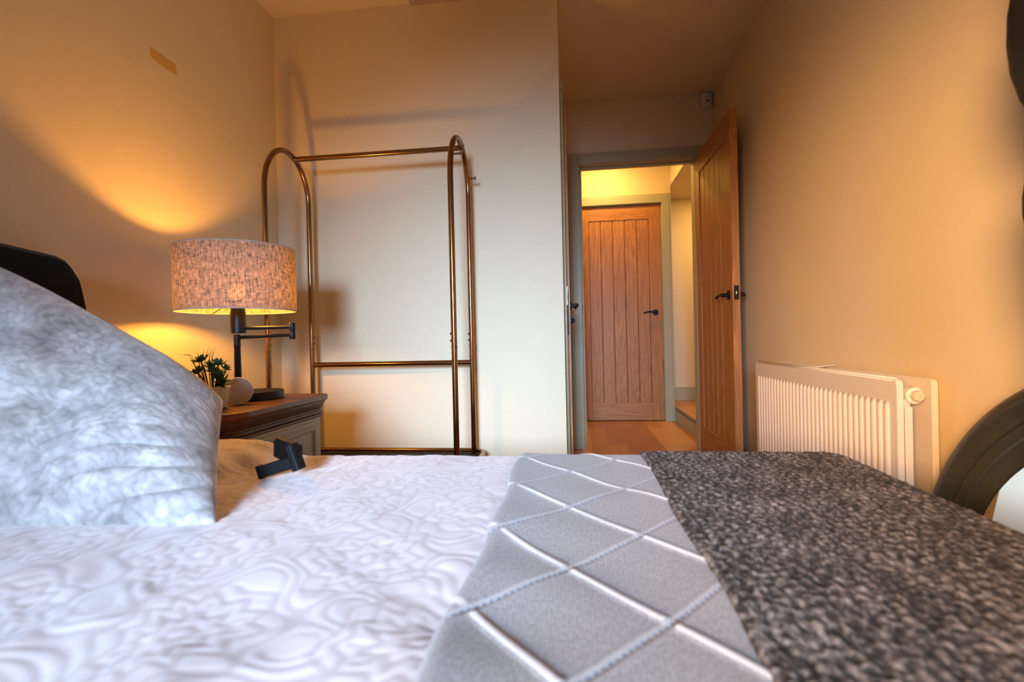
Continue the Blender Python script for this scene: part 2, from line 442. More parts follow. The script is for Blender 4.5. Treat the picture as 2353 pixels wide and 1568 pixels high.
bm = bmesh.new(); box(bm, DX0+0.0, DX0+0.003, YD+0.008, YD+0.032, 0.955, 1.015)
obj('strike_plate', bm, M['iron'], fr)
frame_x('trim_4', FX0-0.002, FX1+0.002, Y2, T, 1.995, aw=0.088)
# frame of the ajar door in the recess (wall perpendicular to x)
bm = bmesh.new()
aw = 0.07
for a, b in ((DA_Y0-aw, DA_Y0-0.004), (DA_Y1+0.004, DA_Y1+aw)):
    box(bm, XE, XE+0.014, a, b, 0, DH+aw)
box(bm, XE, XE+0.014, DA_Y0-0.004, DA_Y1+0.004, DH+0.004, DH+aw)
box(bm, XE-RW, XE, DA_Y0-0.028, DA_Y0, 0, DH); box(bm, XE-RW, XE, DA_Y1, DA_Y1+0.028, 0, DH); box(bm, XE-RW, XE, DA_Y0-0.028, DA_Y1+0.028, DH, DH+0.028)
fa = struct(obj('trim_5', bm, M['trim'], bevel=0.003))
bm = bmesh.new(); box(bm, XE-0.004, XE+0.016, DA_Y0-0.002, DA_Y0+0.0022, 0.955, 1.05); tube(bm, [(XE+0.015, DA_Y0+0.001, 0.99), (XE+0.018, DA_Y0+0.004, 1.0), (XE+0.019, DA_Y0+0.004, 1.02), (XE+0.015, DA_Y0+0.001, 1.03)], 0.003, 8)
o = obj('strike_plate', bm, M['chrome'], fa, smooth='angle'); o['label'] = 'chrome strike plate'

# doors --------------------------------------------------------------
def lever(parent, x, z, ysurf, s, towards):
    """black lever handle on a round rose; s = -1/+1 outward direction along y, towards = -1/+1 along x"""
    bm = bmesh.new()
    rot = Matrix.Rotation(PI/2, 4, 'X')
    lathe(bm, [(0.026, 0), (0.027, 0.003), (0.026, 0.007), (0.020, 0.009), (0.0105, 0.010), (0.0105, 0.036)], (x, ysurf, z), 28, mat=Matrix.Scale(1, 4) @ (rot if s < 0 else Matrix.Rotation(-PI/2, 4, 'X')))
    h = obj('door_handle', bm, M['iron'], parent, smooth='angle')
    bm = bmesh.new()
    pts, rad = [], []
    for k in range(15):
        u = k/14
        pts.append((x + towards*u*0.112, ysurf + s*(0.036 - 0.004*math.sin(u*PI)), z + 0.006*math.sin(u*PI*1.15) - 0.004*max(0, (u-0.75)/0.25)**2))
        rad.append(0.0105*(1-u) + 0.0062*u + 0.002*math.exp(-((u-0.97)/0.06)**2))
    tube(bm, pts, rad, 14)
    obj('lever', bm, M['iron'], h, smooth=True)
    return h
def make_door(name, w, hgt, th=0.040, handle=True):
    """hinge at x=0, leaf to +x, thickness y 0..th"""
    root = bpy.data.objects.new(name, None); COL.objects.link(root); root['kind'] = 'structure'
    st, tr, br = 0.108, 0.128, 0.165
    z0 = 0.008
    for a, b in ((0, st), (w-st, w)):
        obj('stile', bx(a, b, 0, th, z0, z0+hgt), M['oak_v'], root, bevel=0.0015)
    obj('rail', bx(st, w-st, 0, th, z0, z0+br), M['oak_h'], root, bevel=0.0015)
    obj('rail', bx(st, w-st, 0, th, z0+hgt-tr, z0+hgt), M['oak_h'], root, bevel=0.0015)
    n = 5; bw = (w-2*st)/n
    bm = bmesh.new()
    for i in range(n):
        a, b = st+i*bw, st+(i+1)*bw
        g, d0, d1 = 0.0045, 0.006, 0.015
        prof = [(a, d1), (a+g, d0), (b-g, d0), (b, d1), (b, th-d1), (b-g, th-d0), (a+g, th-d0), (a, th-d1)]
        prism(bm, prof, z0+br+0.001, z0+hgt-tr-0.001)
    obj('board_panel', bm, M['oak_v'], root)
    if handle:
        hx, hz = w-0.062, 1.0
        lever(root, hx, hz, 0, -1, -1); lever(root, hx, hz, th, 1, -1)
        bm = bmesh.new(); box(bm, w-0.0005, w+0.002, th/2-0.0125, th/2+0.0125, hz-0.03, hz+0.045)
        lp = obj('latch_plate', bm, M['iron'], root)
        bm = bmesh.new(); box(bm, w+0.002, w+0.008, th/2-0.005, th/2+0.005, hz-0.002, hz+0.014)
        obj('latch_bolt', bm, M['brass'], lp, bevel=0.002)
    return root
# open door: hinged on the right jamb, swung 90 degrees into the room (leaf runs towards the camera)
d1 = make_door('door_1', 0.762, 1.981)
# local x -> -Y ; local y(0..th) -> +X with face y=0 facing -X
d1.matrix_world = Matrix(((0, 1, 0, DX1+0.004), (-1, 0, 0, YD-0.004), (0, 0, 1, 0), (0, 0, 0, 1)))
d1['label'] = 'oak plank door standing open in front of the right wall'; d1['category'] = 'door'
d2 = make_door('door_2', 0.762, 1.981)
d2.location = (FX0, Y2+0.006, 0)
d2['label'] = 'closed oak plank door at the end of the hall'; d2['category'] = 'door'
# turn on the frame beside the handle of the far door
d3 = make_door('door_3', 0.752, 1.972, 0.040, handle=False)
ang = math.radians(2.6)
# hinge at far end (y=DA_Y1), leaf runs towards the camera; face y=0 -> +X side
c_, s_ = math.cos(ang), math.sin(ang)
d3.matrix_world = Matrix(((s_, -c_, 0, XE-0.004), (-c_, -s_, 0, DA_Y1-0.002), (0, 0, 1, 0), (0, 0, 0, 1)))
d3['label'] = 'oak door ajar in the side wall of the dark recess'; d3['category'] = 'door'
lever(d3, 0.752-0.062, 0.955, 0, -1, -1)
bm = bmesh.new(); lathe(bm, [(0.024, 0), (0.024, 0.006), (0.012, 0.008), (0.011, 0.02), (0.008, 0.024)], (0.69, 0, 0.875), 24, mat=Matrix.Rotation(PI/2, 4, 'X'))
box(bm, 0.684, 0.696, -0.030, -0.016, 0.862, 0.888)
obj('thumb_turn', bm, M['iron'], d3, smooth='angle')
bm = bmesh.new(); box(bm, 0.7515, 0.7545, 0.008, 0.032, 0.80, 1.02)
obj('latch_plate', bm, M['iron'], d3)

# downlight in the hall ceiling
dl = thing('ceiling_downlight', 'round recessed downlight in the hall ceiling', 'ceiling light', (0.30, 4.33, HC))
bm = bmesh.new(); lathe(bm, [(0.062, -0.004), (0.062, 0.0), (0.05, 0.0), (0.048, -0.004)], (0, 0, 0), 32); obj('bezel', bm, M['white'], dl, smooth='angle')
bm = bmesh.new(); lathe(bm, [(0.046, -0.0055), (0.046, -0.0042)], (0, 0, 0), 32); obj('lens', bm, M['hallbulb'], dl)

dk = thing('ceiling_downlight', 'unseen downlight added in the low ceiling to brighten the raised landing', 'ceiling light', (1.55, 4.72, 2.155))  # second, unseen downlight, added so the landing wall is bright enough
bm = bmesh.new(); lathe(bm, [(0.062, -0.004), (0.062, 0.0), (0.05, 0.0), (0.048, -0.004)], (0, 0, 0), 32); obj('bezel', bm, M['white'], dk, smooth='angle')
bm = bmesh.new(); lathe(bm, [(0.046, -0.0055), (0.046, -0.0042)], (0, 0, 0), 32); obj('lens', bm, M['hallbulb'], dk)

# motion sensor and tape
ms = thing('motion_sensor', 'white plastic motion sensor in the ceiling corner above the open door', 'sensor', (0.940, YD-0.022, 2.373), math.radians(18))
obj('casing', bx(-0.034, 0.034, -0.02, 0.020, -0.05, 0.05), M['white'], ms, bevel=0.012)
obj('detector_slot', bx(-0.012, 0.010, -0.0215, -0.019, -0.012, -0.004), M['iron'], ms)
bm = bmesh.new(); x = XL+0.0008
v = [(x, 1.622, 1.850), (x, 1.738, 1.852), (x, 1.741, 1.810), (x, 1.619, 1.820)]
v = [(x, 1.622, 1.852), (x, 1.735, 1.850), (x, 1.741, 1.812), (x, 1.700, 1.808), (x, 1.640, 1.813), (x, 1.619, 1.818)]
a = [bm.verts.new((p[0]-0.0006, p[1], p[2])) for p in v]; b = [bm.verts.new(p) for p in v]
bm.faces.new(a); bm.faces.new(b[::-1])
for i in range(len(v)): bm.faces.new((a[i], b[i], b[(i+1) % len(v)], a[(i+1) % len(v)]))
tag(obj('tape_strip', bm, M['tape']), 'short yellow strip of tape stuck high on the left wall', 'tape')

# ------------------------------------------------------------------ bed
BT = 0.511            # top of the duvet
A1, B0, B1, RAD = 0.545, -0.32, 1.165, 0.085
bed = thing('bed', 'double bed with a dark velvet headboard against the left wall', 'bed', (-0.4, 0.45, 0))
bo = Vector((-0.4, 0.45, 0))
obj('bed_base', bx(-1.30-bo.x, 0.60-bo.x, -0.33-bo.y, 1.175-bo.y, 0.06, 0.27), M['bedbase'], bed, bevel=0.02)
obj('mattress', bx(-1.30-bo.x, 0.595-bo.x, -0.34-bo.y, 1.185-bo.y, 0.272, 0.482), M['mattress'], bed, bevel=0.04)
for x in (-1.2, 0.5):
    for y in (-0.2, 1.05):
        bm = bmesh.new(); lathe(bm, [(0.018, 0), (0.025, 0.06)], (x-bo.x, y-bo.y, 0), 16); obj('leg', bm, M['turned'], bed, smooth='angle')
# headboard: padded slab with rounded upper corners and a slight bow
bm = bmesh.new()
prof = []
y0, y1, zt = -0.42, 1.252, 1.050
for k in range(9):
    a = PI/2*k/8; prof.append((y1-0.055+0.055*math.cos(a)-0.028*(k/8), zt-0.055-0.03+0.055*math.sin(a)+0.03*(k/8)))
prof = [(y1+0.004, 0.25), (y1+0.004, 0.80)] + [(y1 + 0.004 - 0.030*((z-0.80)/0.2)**2, z) for z in (0.86, 0.91, 0.955, 0.985)]
prof += [(y1-0.040, 1.012), (y1-0.055, 1.026), (y1-0.080, 1.035), (y1-0.2, 1.045), (y1-0.5, 1.055)]
left = [((y0+y1)-p[0], p[1]) for p in prof][::-1]
prof = prof+left
ins = lambda s, z: [((y-(y0+y1)/2)*s+(y0+y1)/2, (q-0.25)*s+0.25) for y, q in prof]
xs = [(XL+0.004, 0.985), (XL+0.016, 1.0), (XL+0.112, 1.0), (XL+0.132, 0.985), (XL+0.142, 0.95)]
rings = [[bm.verts.new((x-bo.x, y-bo.y, z)) for y, z in ins(s, 0)] for x, s in xs]
for A, B in zip(rings, rings[1:]):
    for k in range(len(A)): bm.faces.new((A[k], A[(k+1) % len(A)], B[(k+1) % len(A)], B[k]))
bm.faces.new(rings[0]); bm.faces.new(rings[-1][::-1])
obj('headboard', bm, M['velvet'], bed, smooth='angle')

def bedsurf(a, b, lift=0.0, top=BT):
    """surface of the made bed: arc-length coordinates a along x, b along y, rolled over the foot and both sides"""
    ea = np.maximum(a-A1, 0); eb = np.maximum(b-B1, 0); en = np.maximum(B0-b, 0)
    e = np.hypot(ea, eb+en); es = np.maximum(e, 1e-9)
    R = RAD+lift
    th = np.minimum(e/RAD, PI/2)
    hor = R*np.sin(th)
    ver = R*(1-np.cos(th)) + np.maximum(e-RAD*PI/2, 0)
    x = np.minimum(a, A1) + hor*ea/es
    y = np.clip(b, B0, B1) + hor*(eb-en)/es
    z = top + lift - ver
    nx, ny, nz = np.sin(th)*ea/es, np.sin(th)*(eb-en)/es, np.cos(th)
    return np.stack([x, y, z], -1), np.stack([nx, ny, nz], -1)
lowf = Waves(3, 13, 10); midf = Waves(9, 34, 12)
def softness(a, b): return 0.0042*lowf(a, b) + 0.0022*midf(a, b)
def axis(*segs):
    out = []
    for a, b, st in segs: out.append(np.arange(a, b, st))
    out.append([segs[-1][1]]); return np.concatenate(out)
# embossed pattern: rows of scalloped flowers joined by scrolls
scroll = Waves(21, 50, 16, 0.3); wob = Waves(5, 45, 8); wob2 = Waves(6, 45, 8)
def damask(x, y, pitch=0.235, px=0.0, py=0.0):
    x = x + 0.006*wob(x, y); y = y + 0.006*wob2(x, y)
    u, v = (x-px)/pitch, (y-py)/(pitch*0.72)
    row = np.round(v); uu = u - 0.5*(np.mod(row, 2)); col = np.round(uu)
    dx, dy = (uu-col)*pitch, (v-row)*pitch*0.72
    r = np.hypot(dx, dy); th = np.arctan2(dy, dx)
    line = lambda d, w: np.exp(-(d/w)**2)
    g = np.zeros_like(x)
    g += line(r*(1+0.10*np.cos(6*th))-0.013, 0.0042)
    g += line(r*(1+0.16*np.cos(8*th))-0.036, 0.0050)
    g += line(r*(1+0.10*np.cos(12*th+0.6))-0.064, 0.0052)
    g += 0.9*line(r*(1+0.09*np.cos(8*th+1.0))-0.085, 0.0044)
    spokes = line(np.sin(6*th+2.0)*r/6, 0.0028)*((r > 0.036) & (r < 0.056))
    g += 0.8*spokes
    s = scroll(x, y)
    out = np.clip((r-0.070)/0.02, 0, 1)
    g += out*(line((s-0.35)/50, 0.0052) + line((s+0.85)/50, 0.0050) + 0.6*line((s-1.4)/50, 0.0050))
    return np.clip(g, 0, 1)
a = axis((-1.34, -1.0, 0.012), (-1.0, -0.02, 0.0035), (-0.02, 0.86, 0.015))
b = axis((-0.62, 0.28, 0.02), (0.28, 1.20, 0.0032), (1.20, 1.48, 0.008))
Aa, Bb = np.meshgrid(a, b, indexing='ij')
P, N = bedsurf(Aa, Bb)
g = damask(Aa, Bb, px=-0.385, py=0.79)
flat = np.clip((A1-Aa)/0.1, 0, 1)*np.clip((B1+0.05-Bb)/0.1, 0.35, 1)
h = softness(Aa, Bb)*flat - 0.0012*g + 0.0005*midf(Aa*3, Bb*3)
# gentle swell beside the bedside table and hollow in front of the pillow
ss = lambda q: np.clip(q, 0, 1)**2*(3-2*np.clip(q, 0, 1))
h += 0.040*ss((-0.665-Aa-0.10*(1.17-Bb))/0.14)*ss((Bb-0.84)/0.16)*(0.55+0.45*ss((1.30-Bb)/0.12))
h += 0.004*np.sin(60*Bb+18*Aa)*ss((-0.66-Aa)/0.08)*ss((Bb-0.86)/0.1)*np.clip((1.16-Bb)/0.08, 0, 1)
h *= np.where(Aa > -0.09, 0.25, 1)
P = P + N*h[..., None]
dv = grid_obj('duvet', P, M['duvet'], attr=1-g, uv=np.stack([Aa, Bb], -1), solid=0.018)
tag(dv, 'white velvet duvet embossed with flowers and scrolls covering the bed', 'duvet')

# pale grey knitted throw across the bed
a = axis((-0.145, 0.21, 0.0028)); b = axis((-0.60, 0.25, 0.02), (0.25, 1.25, 0.0028), (1.25, 1.44, 0.01))
Aa, Bb = np.meshgrid(a, b, indexing='ij')
edge = -0.128 + 0.004*np.sin(Bb*9+1) + 0.003*np.sin(Bb*23)
Ax = edge + (Aa+0.145)*(0.21-edge)/(0.355)
d = Ax-edge
lift = 0.003 + 0.011*np.sqrt(np.clip(1-np.clip(1-d/0.018, 0, 1)**2, 0, 1))*np.clip(1.25-Bb*0.75, 0.25, 1)*np.exp(-np.clip(d-0.018, 0, 1)/0.05) + 0.002*np.clip(d/0.01, 0, 1)
P, N = bedsurf(Ax, Bb)
def fdist(v): return np.abs(v-np.round(v))
dw = fdist((Bb+1.09*Ax-0.583)/0.2125)*0.2125/1.48; db = fdist((Bb-1.09*Ax-0.606)/0.2125)*0.2125/1.48
cord = 0.0032*np.sqrt(np.clip(1-(dw/0.0068)**2, 0, 1))*(db > 0.006)*np.clip((d-0.012)/0.03, 0, 1)
groove = -0.0020*np.exp(-(db/0.0028)**2) + 0.0006*np.exp(-((db-0.007)/0.003)**2)
h = softness(Ax, Bb)*0.5*np.clip((B1+0.03-Bb)/0.1, 0.1, 1) + lift + cord + groove + 0.0005*np.sin(Ax*1100)*np.sin(Bb*700)
P = P + N*h[..., None]
lt = grid_obj('throw_blanket', P, M['lthrow'], uv=np.stack([Ax, Bb], -1), solid=0.004)
tag(lt, 'pale grey knitted throw with white and blue diamond lines across the bed', 'throw')

# dark chunky throw over the foot of the bed
a = axis((0.150, 0.84, 0.0030)); b = axis((-0.60, 0.25, 0.02), (0.25, 1.25, 0.0032), (1.25, 1.46, 0.01))
Aa, Bb = np.meshgrid(a, b, indexing='ij')
P, N = bedsurf(Aa + 0.003*np.sin(Bb*14)*np.exp(-(Aa-0.15)/0.03), Bb)
d = Aa-0.150
rs = np.random.RandomState(4)
kn = Waves(31, 420, 18, 0.5); kb = Waves(33, 90, 14, 0.5)
rows = np.sin(2*PI*Aa/0.0125 + 0.9*kb(Aa, Bb)); st = np.sin(2*PI*Bb/0.013 + PI*np.round(Aa/0.0125))
tex = 0.45*rows + 0.30*st + 0.55*kn(Aa, Bb)
h = 0.006 + 0.007*np.sqrt(np.clip(1-np.clip(1-d/0.012, 0, 1)**2, 0, 1)) + softness(Aa, Bb)*0.5*np.clip((B1+0.03-Bb)/0.1, 0.1, 1)*np.clip((A1-Aa)/0.1, 0.2, 1) + 0.0014*tex
h += -0.002*np.exp(-((d-0.024)/0.004)**2)
P = P + N*h[..., None]
dt = grid_obj('throw_blanket', P, M['dthrow'], uv=np.stack([Aa, Bb], -1), attr=np.clip(tex*0.5+0.5, 0, 1), solid=0.005)
tag(dt, 'dark charcoal heather knitted throw over the foot of the bed', 'throw')

# pillows -----------------------------------------------------------
def pillow(name, A, B, C, D, half, m, label, cat, wrinkle=0.0, seed=1, n=110, emboss=0.0, expo=2.6, lean=0.5):
    """A right front, B right back, C left back, D left front: inflated four-cornered case"""
    A, B, C, D = (np.array(q, float) for q in (A, B, C, D))
    u = np.linspace(0, 1, n); v = np.linspace(0, 1, n)
    U, V = np.meshgrid(u, v, indexing='ij')
    base = ((1-U)*(1-V))[..., None]*A + (U*(1-V))[..., None]*D + ((1-U)*V)[..., None]*B + (U*V)[..., None]*C
    du = ((1-V))[..., None]*(D-A) + V[..., None]*(C-B); dvv = (1-U)[..., None]*(B-A) + U[..., None]*(C-D)
    N = np.cross(du, dvv); N /= np.linalg.norm(N, axis=-1, keepdims=True)
    if N[n//2, n//2, 2] < 0: N = -N
    pu, pv = np.abs(2*U-1), np.abs(2*V-1)
    prof = np.clip(1-pu**expo, 0, 1)**0.55*np.clip(1-pv**expo, 0, 1)**0.55
    # edges pull in between the corners
    pu_, pv_ = 0.015, -0.10
    base = base + (du*((-(2*U-1))*pu_*np.sin(PI*V)*pu**2)[..., None] + dvv*((-(2*V-1))*pv_*np.sin(PI*U)*pv**2)[..., None])*0.5
    w1 = Waves(seed, 30, 10); w2 = Waves(seed+1, 75, 10)
    sx, sy = np.linalg.norm(D-A), np.linalg.norm(B-A)*1.4
    gx, gy = U*sx, V*sy
    wr = 0.006*w1(gx, gy)*prof
    if wrinkle:
        q = np.exp(-((U-0.12)/0.28)**2-((V-0.10)/0.26)**2)
        ph = 135*(gy*0.80+gx*0.42) + 1.1*w1(gx, gy) + 1.3*np.sin(gx*25)
        wr = wr + wrinkle*q*(np.abs(np.sin(ph*0.5))**0.7-0.6)*np.clip(prof*3, 0, 1)
    g = damask(gx, gy, 0.19, 0.05, 0.04)
    hT = half*prof + wr - emboss*g*np.clip(prof*2, 0, 1)
    hB = -half*lean*prof
    top = base + N*hT[..., None]; bot = base + N*hB[..., None]
    Pm = np.concatenate([top, bot[:, ::-1]], axis=1)
    at = np.concatenate([1-g, np.ones_like(g)], axis=1)
    o = grid_obj(name, Pm, m, attr=at, uv=np.stack([np.concatenate([gx, gx], 1), np.concatenate([gy, gy[:, ::-1]], 1)], -1))
    me = o.data; bm = bmesh.new(); bm.from_mesh(me); bmesh.ops.remove_doubles(bm, verts=bm.verts[:], dist=1e-5)
    bmesh.ops.holes_fill(bm, edges=[e for e in bm.edges if e.is_boundary], sides=0)
    bmesh.ops.recalc_face_normals(bm, faces=bm.faces[:]); bm.to_mesh(me); bm.free()
    for p in me.polygons: p.use_smooth = True
    return tag(o, label, cat)
pillow('pillow', (-0.560, 0.725, 0.508), (-0.764, 1.02, 0.668), (-1.255, 0.90, 1.00), (-1.25, 0.68, 0.510), 0.092, M['pillow'],
       'large grey velvet patterned pillow propped up in front of the headboard', 'pillow', wrinkle=0.010, seed=11, n=240, emboss=0.0007)

# black folded bracket on the duvet ----------------------------------
br = thing('bracket', 'small black plastic folded bracket lying on the duvet near the bedside table', 'bracket', (-0.615, 1.0, 0.505), math.radians(0))
def arm_bm(p0, p1, w, h, up=Vector((0, 0, 1)), cham=0.3, lip=True):
    p0, p1 = Vector(p0), Vector(p1); d = (p1-p0); L = d.length; d.normalize()
    s = up.cross(d).normalized(); u = d.cross(s)
    m = Matrix(((s.x, u.x, d.x, p0.x), (s.y, u.y, d.y, p0.y), (s.z, u.z, d.z, p0.z), (0, 0, 0, 1)))
    bm = bmesh.new(); c = min(w, h)*cham
    prism(bm, [(-w/2, -h/2+c), (-w/2+c, -h/2), (w/2-c, -h/2), (w/2, -h/2+c), (w/2, h/2-c), (w/2-c, h/2), (-w/2+c, h/2), (-w/2, h/2-c)], 0, L, m)
    return bm
obj('rear_arm', arm_bm((-0.030, 0.030, 0.058), (0.032, 0.004, 0.047), 0.022, 0.046, Vector((0.25, -0.2, 1)), 0.28), M['blackplastic'], br, bevel=0.001)
obj('front_arm', arm_bm((-0.042, -0.012, 0.0155), (0.026, -0.010, 0.036), 0.020, 0.026, Vector((-0.3, 0, 1)), 0.12), M['blackplastic'], br, bevel=0.001)
obj('end_block', arm_bm((0.040, -0.006, 0.019), (0.020, -0.004, 0.072), 0.030, 0.022, Vector((1, 0, 0.35)), 0.25), M['blackplastic'], br, bevel=0.002)
obj('end_cap', arm_bm((-0.046, -0.012, 0.0145), (-0.041, -0.012, 0.016), 0.022, 0.029, Vector((-0.3, 0, 1)), 0.1), M['blackplastic'], br, bevel=0.001)

# ------------------------------------------------------------------ bedside table
NZ = 0.598; NX1 = -0.915; NY0, NY1 = 1.262, 1.815; NX0 = XL+0.012
ns = thing('bedside_table', 'bedside table with a brown wooden top and sage painted drawers', 'bedside table', ((NX0+NX1)/2, (NY0+NY1)/2, 0))
nc = Vector(((NX0+NX1)/2, (NY0+NY1)/2, 0))
def ring_prism(bm, levels, rads):
    """stack of rounded rectangles: levels = (inset, z)"""
    rings = []
    for ins, z in levels:
        q = rrect(NX0, NX1-ins, NY0+ins, NY1-ins, [max(0.002, r-ins) for r in rads[:2]]+[0, 0])
        rings.append([bm.verts.new((x-nc.x, y-nc.y, z)) for x, y in q])
    for A, B in zip(rings, rings[1:]):
        for k in range(len(A)): bm.faces.new((A[k], A[(k+1) % len(A)], B[(k+1) % len(A)], B[k]))
    bm.faces.new(rings[0]); bm.faces.new(rings[-1][::-1])
RD = [0.07, 0.035, 0, 0]
bm = bmesh.new(); ring_prism(bm, [(0.004, NZ), (0.001, NZ-0.003), (0.0, NZ-0.008), (0.0, NZ-0.014), (0.002, NZ-0.019), (0.006, NZ-0.022)], RD)
obj('top', bm, M['walnut'], ns, smooth='angle')
bm = bmesh.new(); ring_prism(bm, [(0.009, NZ-0.022), (0.010, NZ-0.027), (0.016, NZ-0.038), (0.023, NZ-0.050), (0.026, NZ-0.054), (0.026, NZ-0.058), (0.021, NZ-0.060), (0.0195, NZ-0.064), (0.021, NZ-0.068), (0.026, NZ-0.070), (0.022, NZ-0.073), (0.021, NZ-0.077), (0.024, NZ-0.081), (0.030, NZ-0.083)], RD)
obj('moulding', bm, M['walnut_side'], ns, smooth='angle')
ZB = NZ-0.083; INS = 0.030
bm = bmesh.new(); ring_prism(bm, [(INS, ZB), (INS, 0.04)], [0.07, 0.035, 0, 0])
obj('carcass', bm, M['sage'], ns, smooth='angle')
bm = bmesh.new(); ring_prism(bm, [(0.012, 0.09), (0.012, 0.03), (0.010, 0.0)], RD); obj('plinth', bm, M['sage'], ns, smooth='angle')
xf = NX1-INS
def drawer(z0, z1):
    y0, y1 = NY0+0.085, NY1-0.062
    bm = bmesh.new(); box(bm, xf-0.004-nc.x, xf+0.003-nc.x, y0-nc.y, y1-nc.y, z0, z1)
    d = obj('drawer', bm, M['sage'], ns, bevel=0.001)
    # raised picture-frame moulding
    bm = bmesh.new()
    for (a, b, w, hh) in ((0.018, 0.030, 0, 0.011), (0.012, 0.036, 0, 0.006)):
        box(bm, xf-nc.x, xf+hh-nc.x, y0+a-nc.y, y1-a-nc.y, z0+a, z0+b); box(bm, xf-nc.x, xf+hh-nc.x, y0+a-nc.y, y1-a-nc.y, z1-b, z1-a)
        box(bm, xf-nc.x, xf+hh-nc.x, y0+a-nc.y, y0+b-nc.y, z0+b, z1-b); box(bm, xf-nc.x, xf+hh-nc.x, y1-b-nc.y, y1-a-nc.y, z0+b, z1-b)
    obj('panel_moulding', bm, M['sage'], d, bevel=0.003)
    bm = bmesh.new(); lathe(bm, [(0.006, 0), (0.006, 0.012), (0.014, 0.018), (0.014, 0.024), (0.006, 0.028)], (xf+0.003-nc.x, (y0+y1)/2-nc.y, (z0+z1)/2), 20, mat=Matrix.Rotation(PI/2, 4, 'Y'))
    obj('knob', bm, M['brass'], d, smooth='angle')
drawer(ZB-0.195, ZB-0.012); drawer(0.11, ZB-0.205)

# ------------------------------------------------------------------ bedside lamp
LXc, LYc = -1.157, 1.63
SR, SZ0, SZ1 = 0.190, 0.906, 1.123
lamp = thing('table_lamp', 'lit black swing-arm table lamp with an oatmeal linen drum shade', 'lamp', (LXc, LYc, NZ))
def L(x, y, z): return (x, y, z-NZ)
bm = bmesh.new(); lathe(bm, [(0.098, 0), (0.101, 0.002), (0.101, 0.025), (0.099, 0.028), (0.02, 0.029)], (0.035, 0.02, 0), 64); obj('base', bm, M['black'], lamp, smooth='angle')
px_, py_ = -0.020, 0.02
bm = bmesh.new(); lathe(bm, [(0.0125, 0.027), (0.0105, 0.185), (0.0118, 0.187), (0.0118, 0.190), (0.0108, 0.191), (0.0115, 0.226), (0.010, 0.228)], (px_, py_, 0), 28); obj('post', bm, M['black'], lamp, smooth='angle')
za, zb = 0.2235, 0.249
hx, hy = 0.200, 0.0
bm = bmesh.new(); tube(bm, [(px_+0.008, py_, za-0.006), (hx-0.006, hy, za-0.001)], 0.0062, 16); tube(bm, [(0.02, 0, zb), (hx-0.004, hy, zb)], 0.0062, 16); obj('arm', bm, M['black'], lamp, smooth='angle')
bm = bmesh.new(); lathe(bm, [(0.0092, 0.207), (0.0102, 0.209), (0.0102, 0.234), (0.0096, 0.235), (0.0102, 0.236), (0.0102, 0.261), (0.0092, 0.263)], (hx, hy, 0), 24); obj('hinge', bm, M['black'], lamp, smooth='angle')
bm = bmesh.new(); lathe(bm, [(0.022, 0.232), (0.0245, 0.234), (0.0245, 0.30), (0.0225, 0.318), (0.0225, 0.345), (0.018, 0.347)], (0, 0, 0), 32); obj('socket', bm, M['black'], lamp, smooth='angle')
bm = bmesh.new(); lathe(bm, [(0.012, 0.343), (0.013, 0.348), (0.020, 0.358), (0.025, 0.370), (0.0265, 0.382), (0.024, 0.394), (0.014, 0.404), (0.003, 0.407)], (0, 0, 0), 28); obj('bulb', bm, M['bulb'], lamp, smooth=True)
# drum shade: open tube with a fabric outside and a lining inside
def drum(name, r, z0, z1, m, parent, wob=0.0):
    seg = 160; n = 8
    u = np.linspace(0, 1, seg+1); v = np.linspace(0, 1, n)
    U, V = np.meshgrid(u, v, indexing='ij')
    th = -2*PI*U
    fr = 0.0006*np.sin(U*900)*(((V < 0.01) | (V > 0.99)))
    P = np.stack([r*np.cos(th), r*np.sin(th), z0+(z1-z0)*V+fr*1.5], -1)
    o = grid_obj(name, P, m, parent, uv=np.stack([U, V*0.2], -1))
    return o
sh = drum('lamp_shade', SR, SZ0-NZ, SZ1-NZ, M['shade'], lamp)
M['binding'] = simple('shade_binding', (0.42, 0.37, 0.32, 1), 0.9)
for z in (SZ0-NZ+0.001, SZ1-NZ-0.001):
    bm = bmesh.new(); tube(bm, [((SR-0.001)*math.cos(2*PI*k/72), (SR-0.001)*math.sin(2*PI*k/72), z) for k in range(72)], 0.0022, 8, closed=True)
    obj('shade_ring', bm, M['binding'], sh, smooth=True)
bm = bmesh.new()
for k in range(3):
    t_ = 2*PI*k/3+0.55
    tube(bm, [(0.022*math.cos(t_), 0.022*math.sin(t_), 0.335), (0.1*math.cos(t_), 0.1*math.sin(t_), 0.330), ((SR-0.003)*math.cos(t_), (SR-0.003)*math.sin(t_), 0.309)], 0.0016, 8)
obj('shade_spider', bm, M['black'], sh, smooth=True)

# ------------------------------------------------------------------ small things on the bedside table
ds = thing('round_ornament', 'small round pale disc in a white rim standing on edge before the lamp base', 'ornament', (-1.060, 1.485, NZ))
mt = Matrix.Translation((0, 0, 0.0445)) @ Matrix.Rotation(math.atan2(-0.82, 0.57)+0.10, 4, 'Z') @ Matrix.Rotation(PI/2-0.10, 4, 'Y')
bm = bmesh.new(); lathe(bm, [(0.028, -0.026), (0.036, -0.022), (0.0425, -0.004), (0.0435, 0.0), (0.0425, 0.0025), (0.0412, 0.0025), (0.0405, 0.0005)], (0, 0, 0), 48, mat=mt); obj('casing', bm, M['white'], ds, smooth='angle')
bm = bmesh.new(); lathe(bm, [(0.0403, 0.0006), (0.0403, 0.0016), (0.02, 0.0014)], (0, 0, 0), 48, mat=mt); obj('face', bm, M['pale'], ds, smooth='angle')

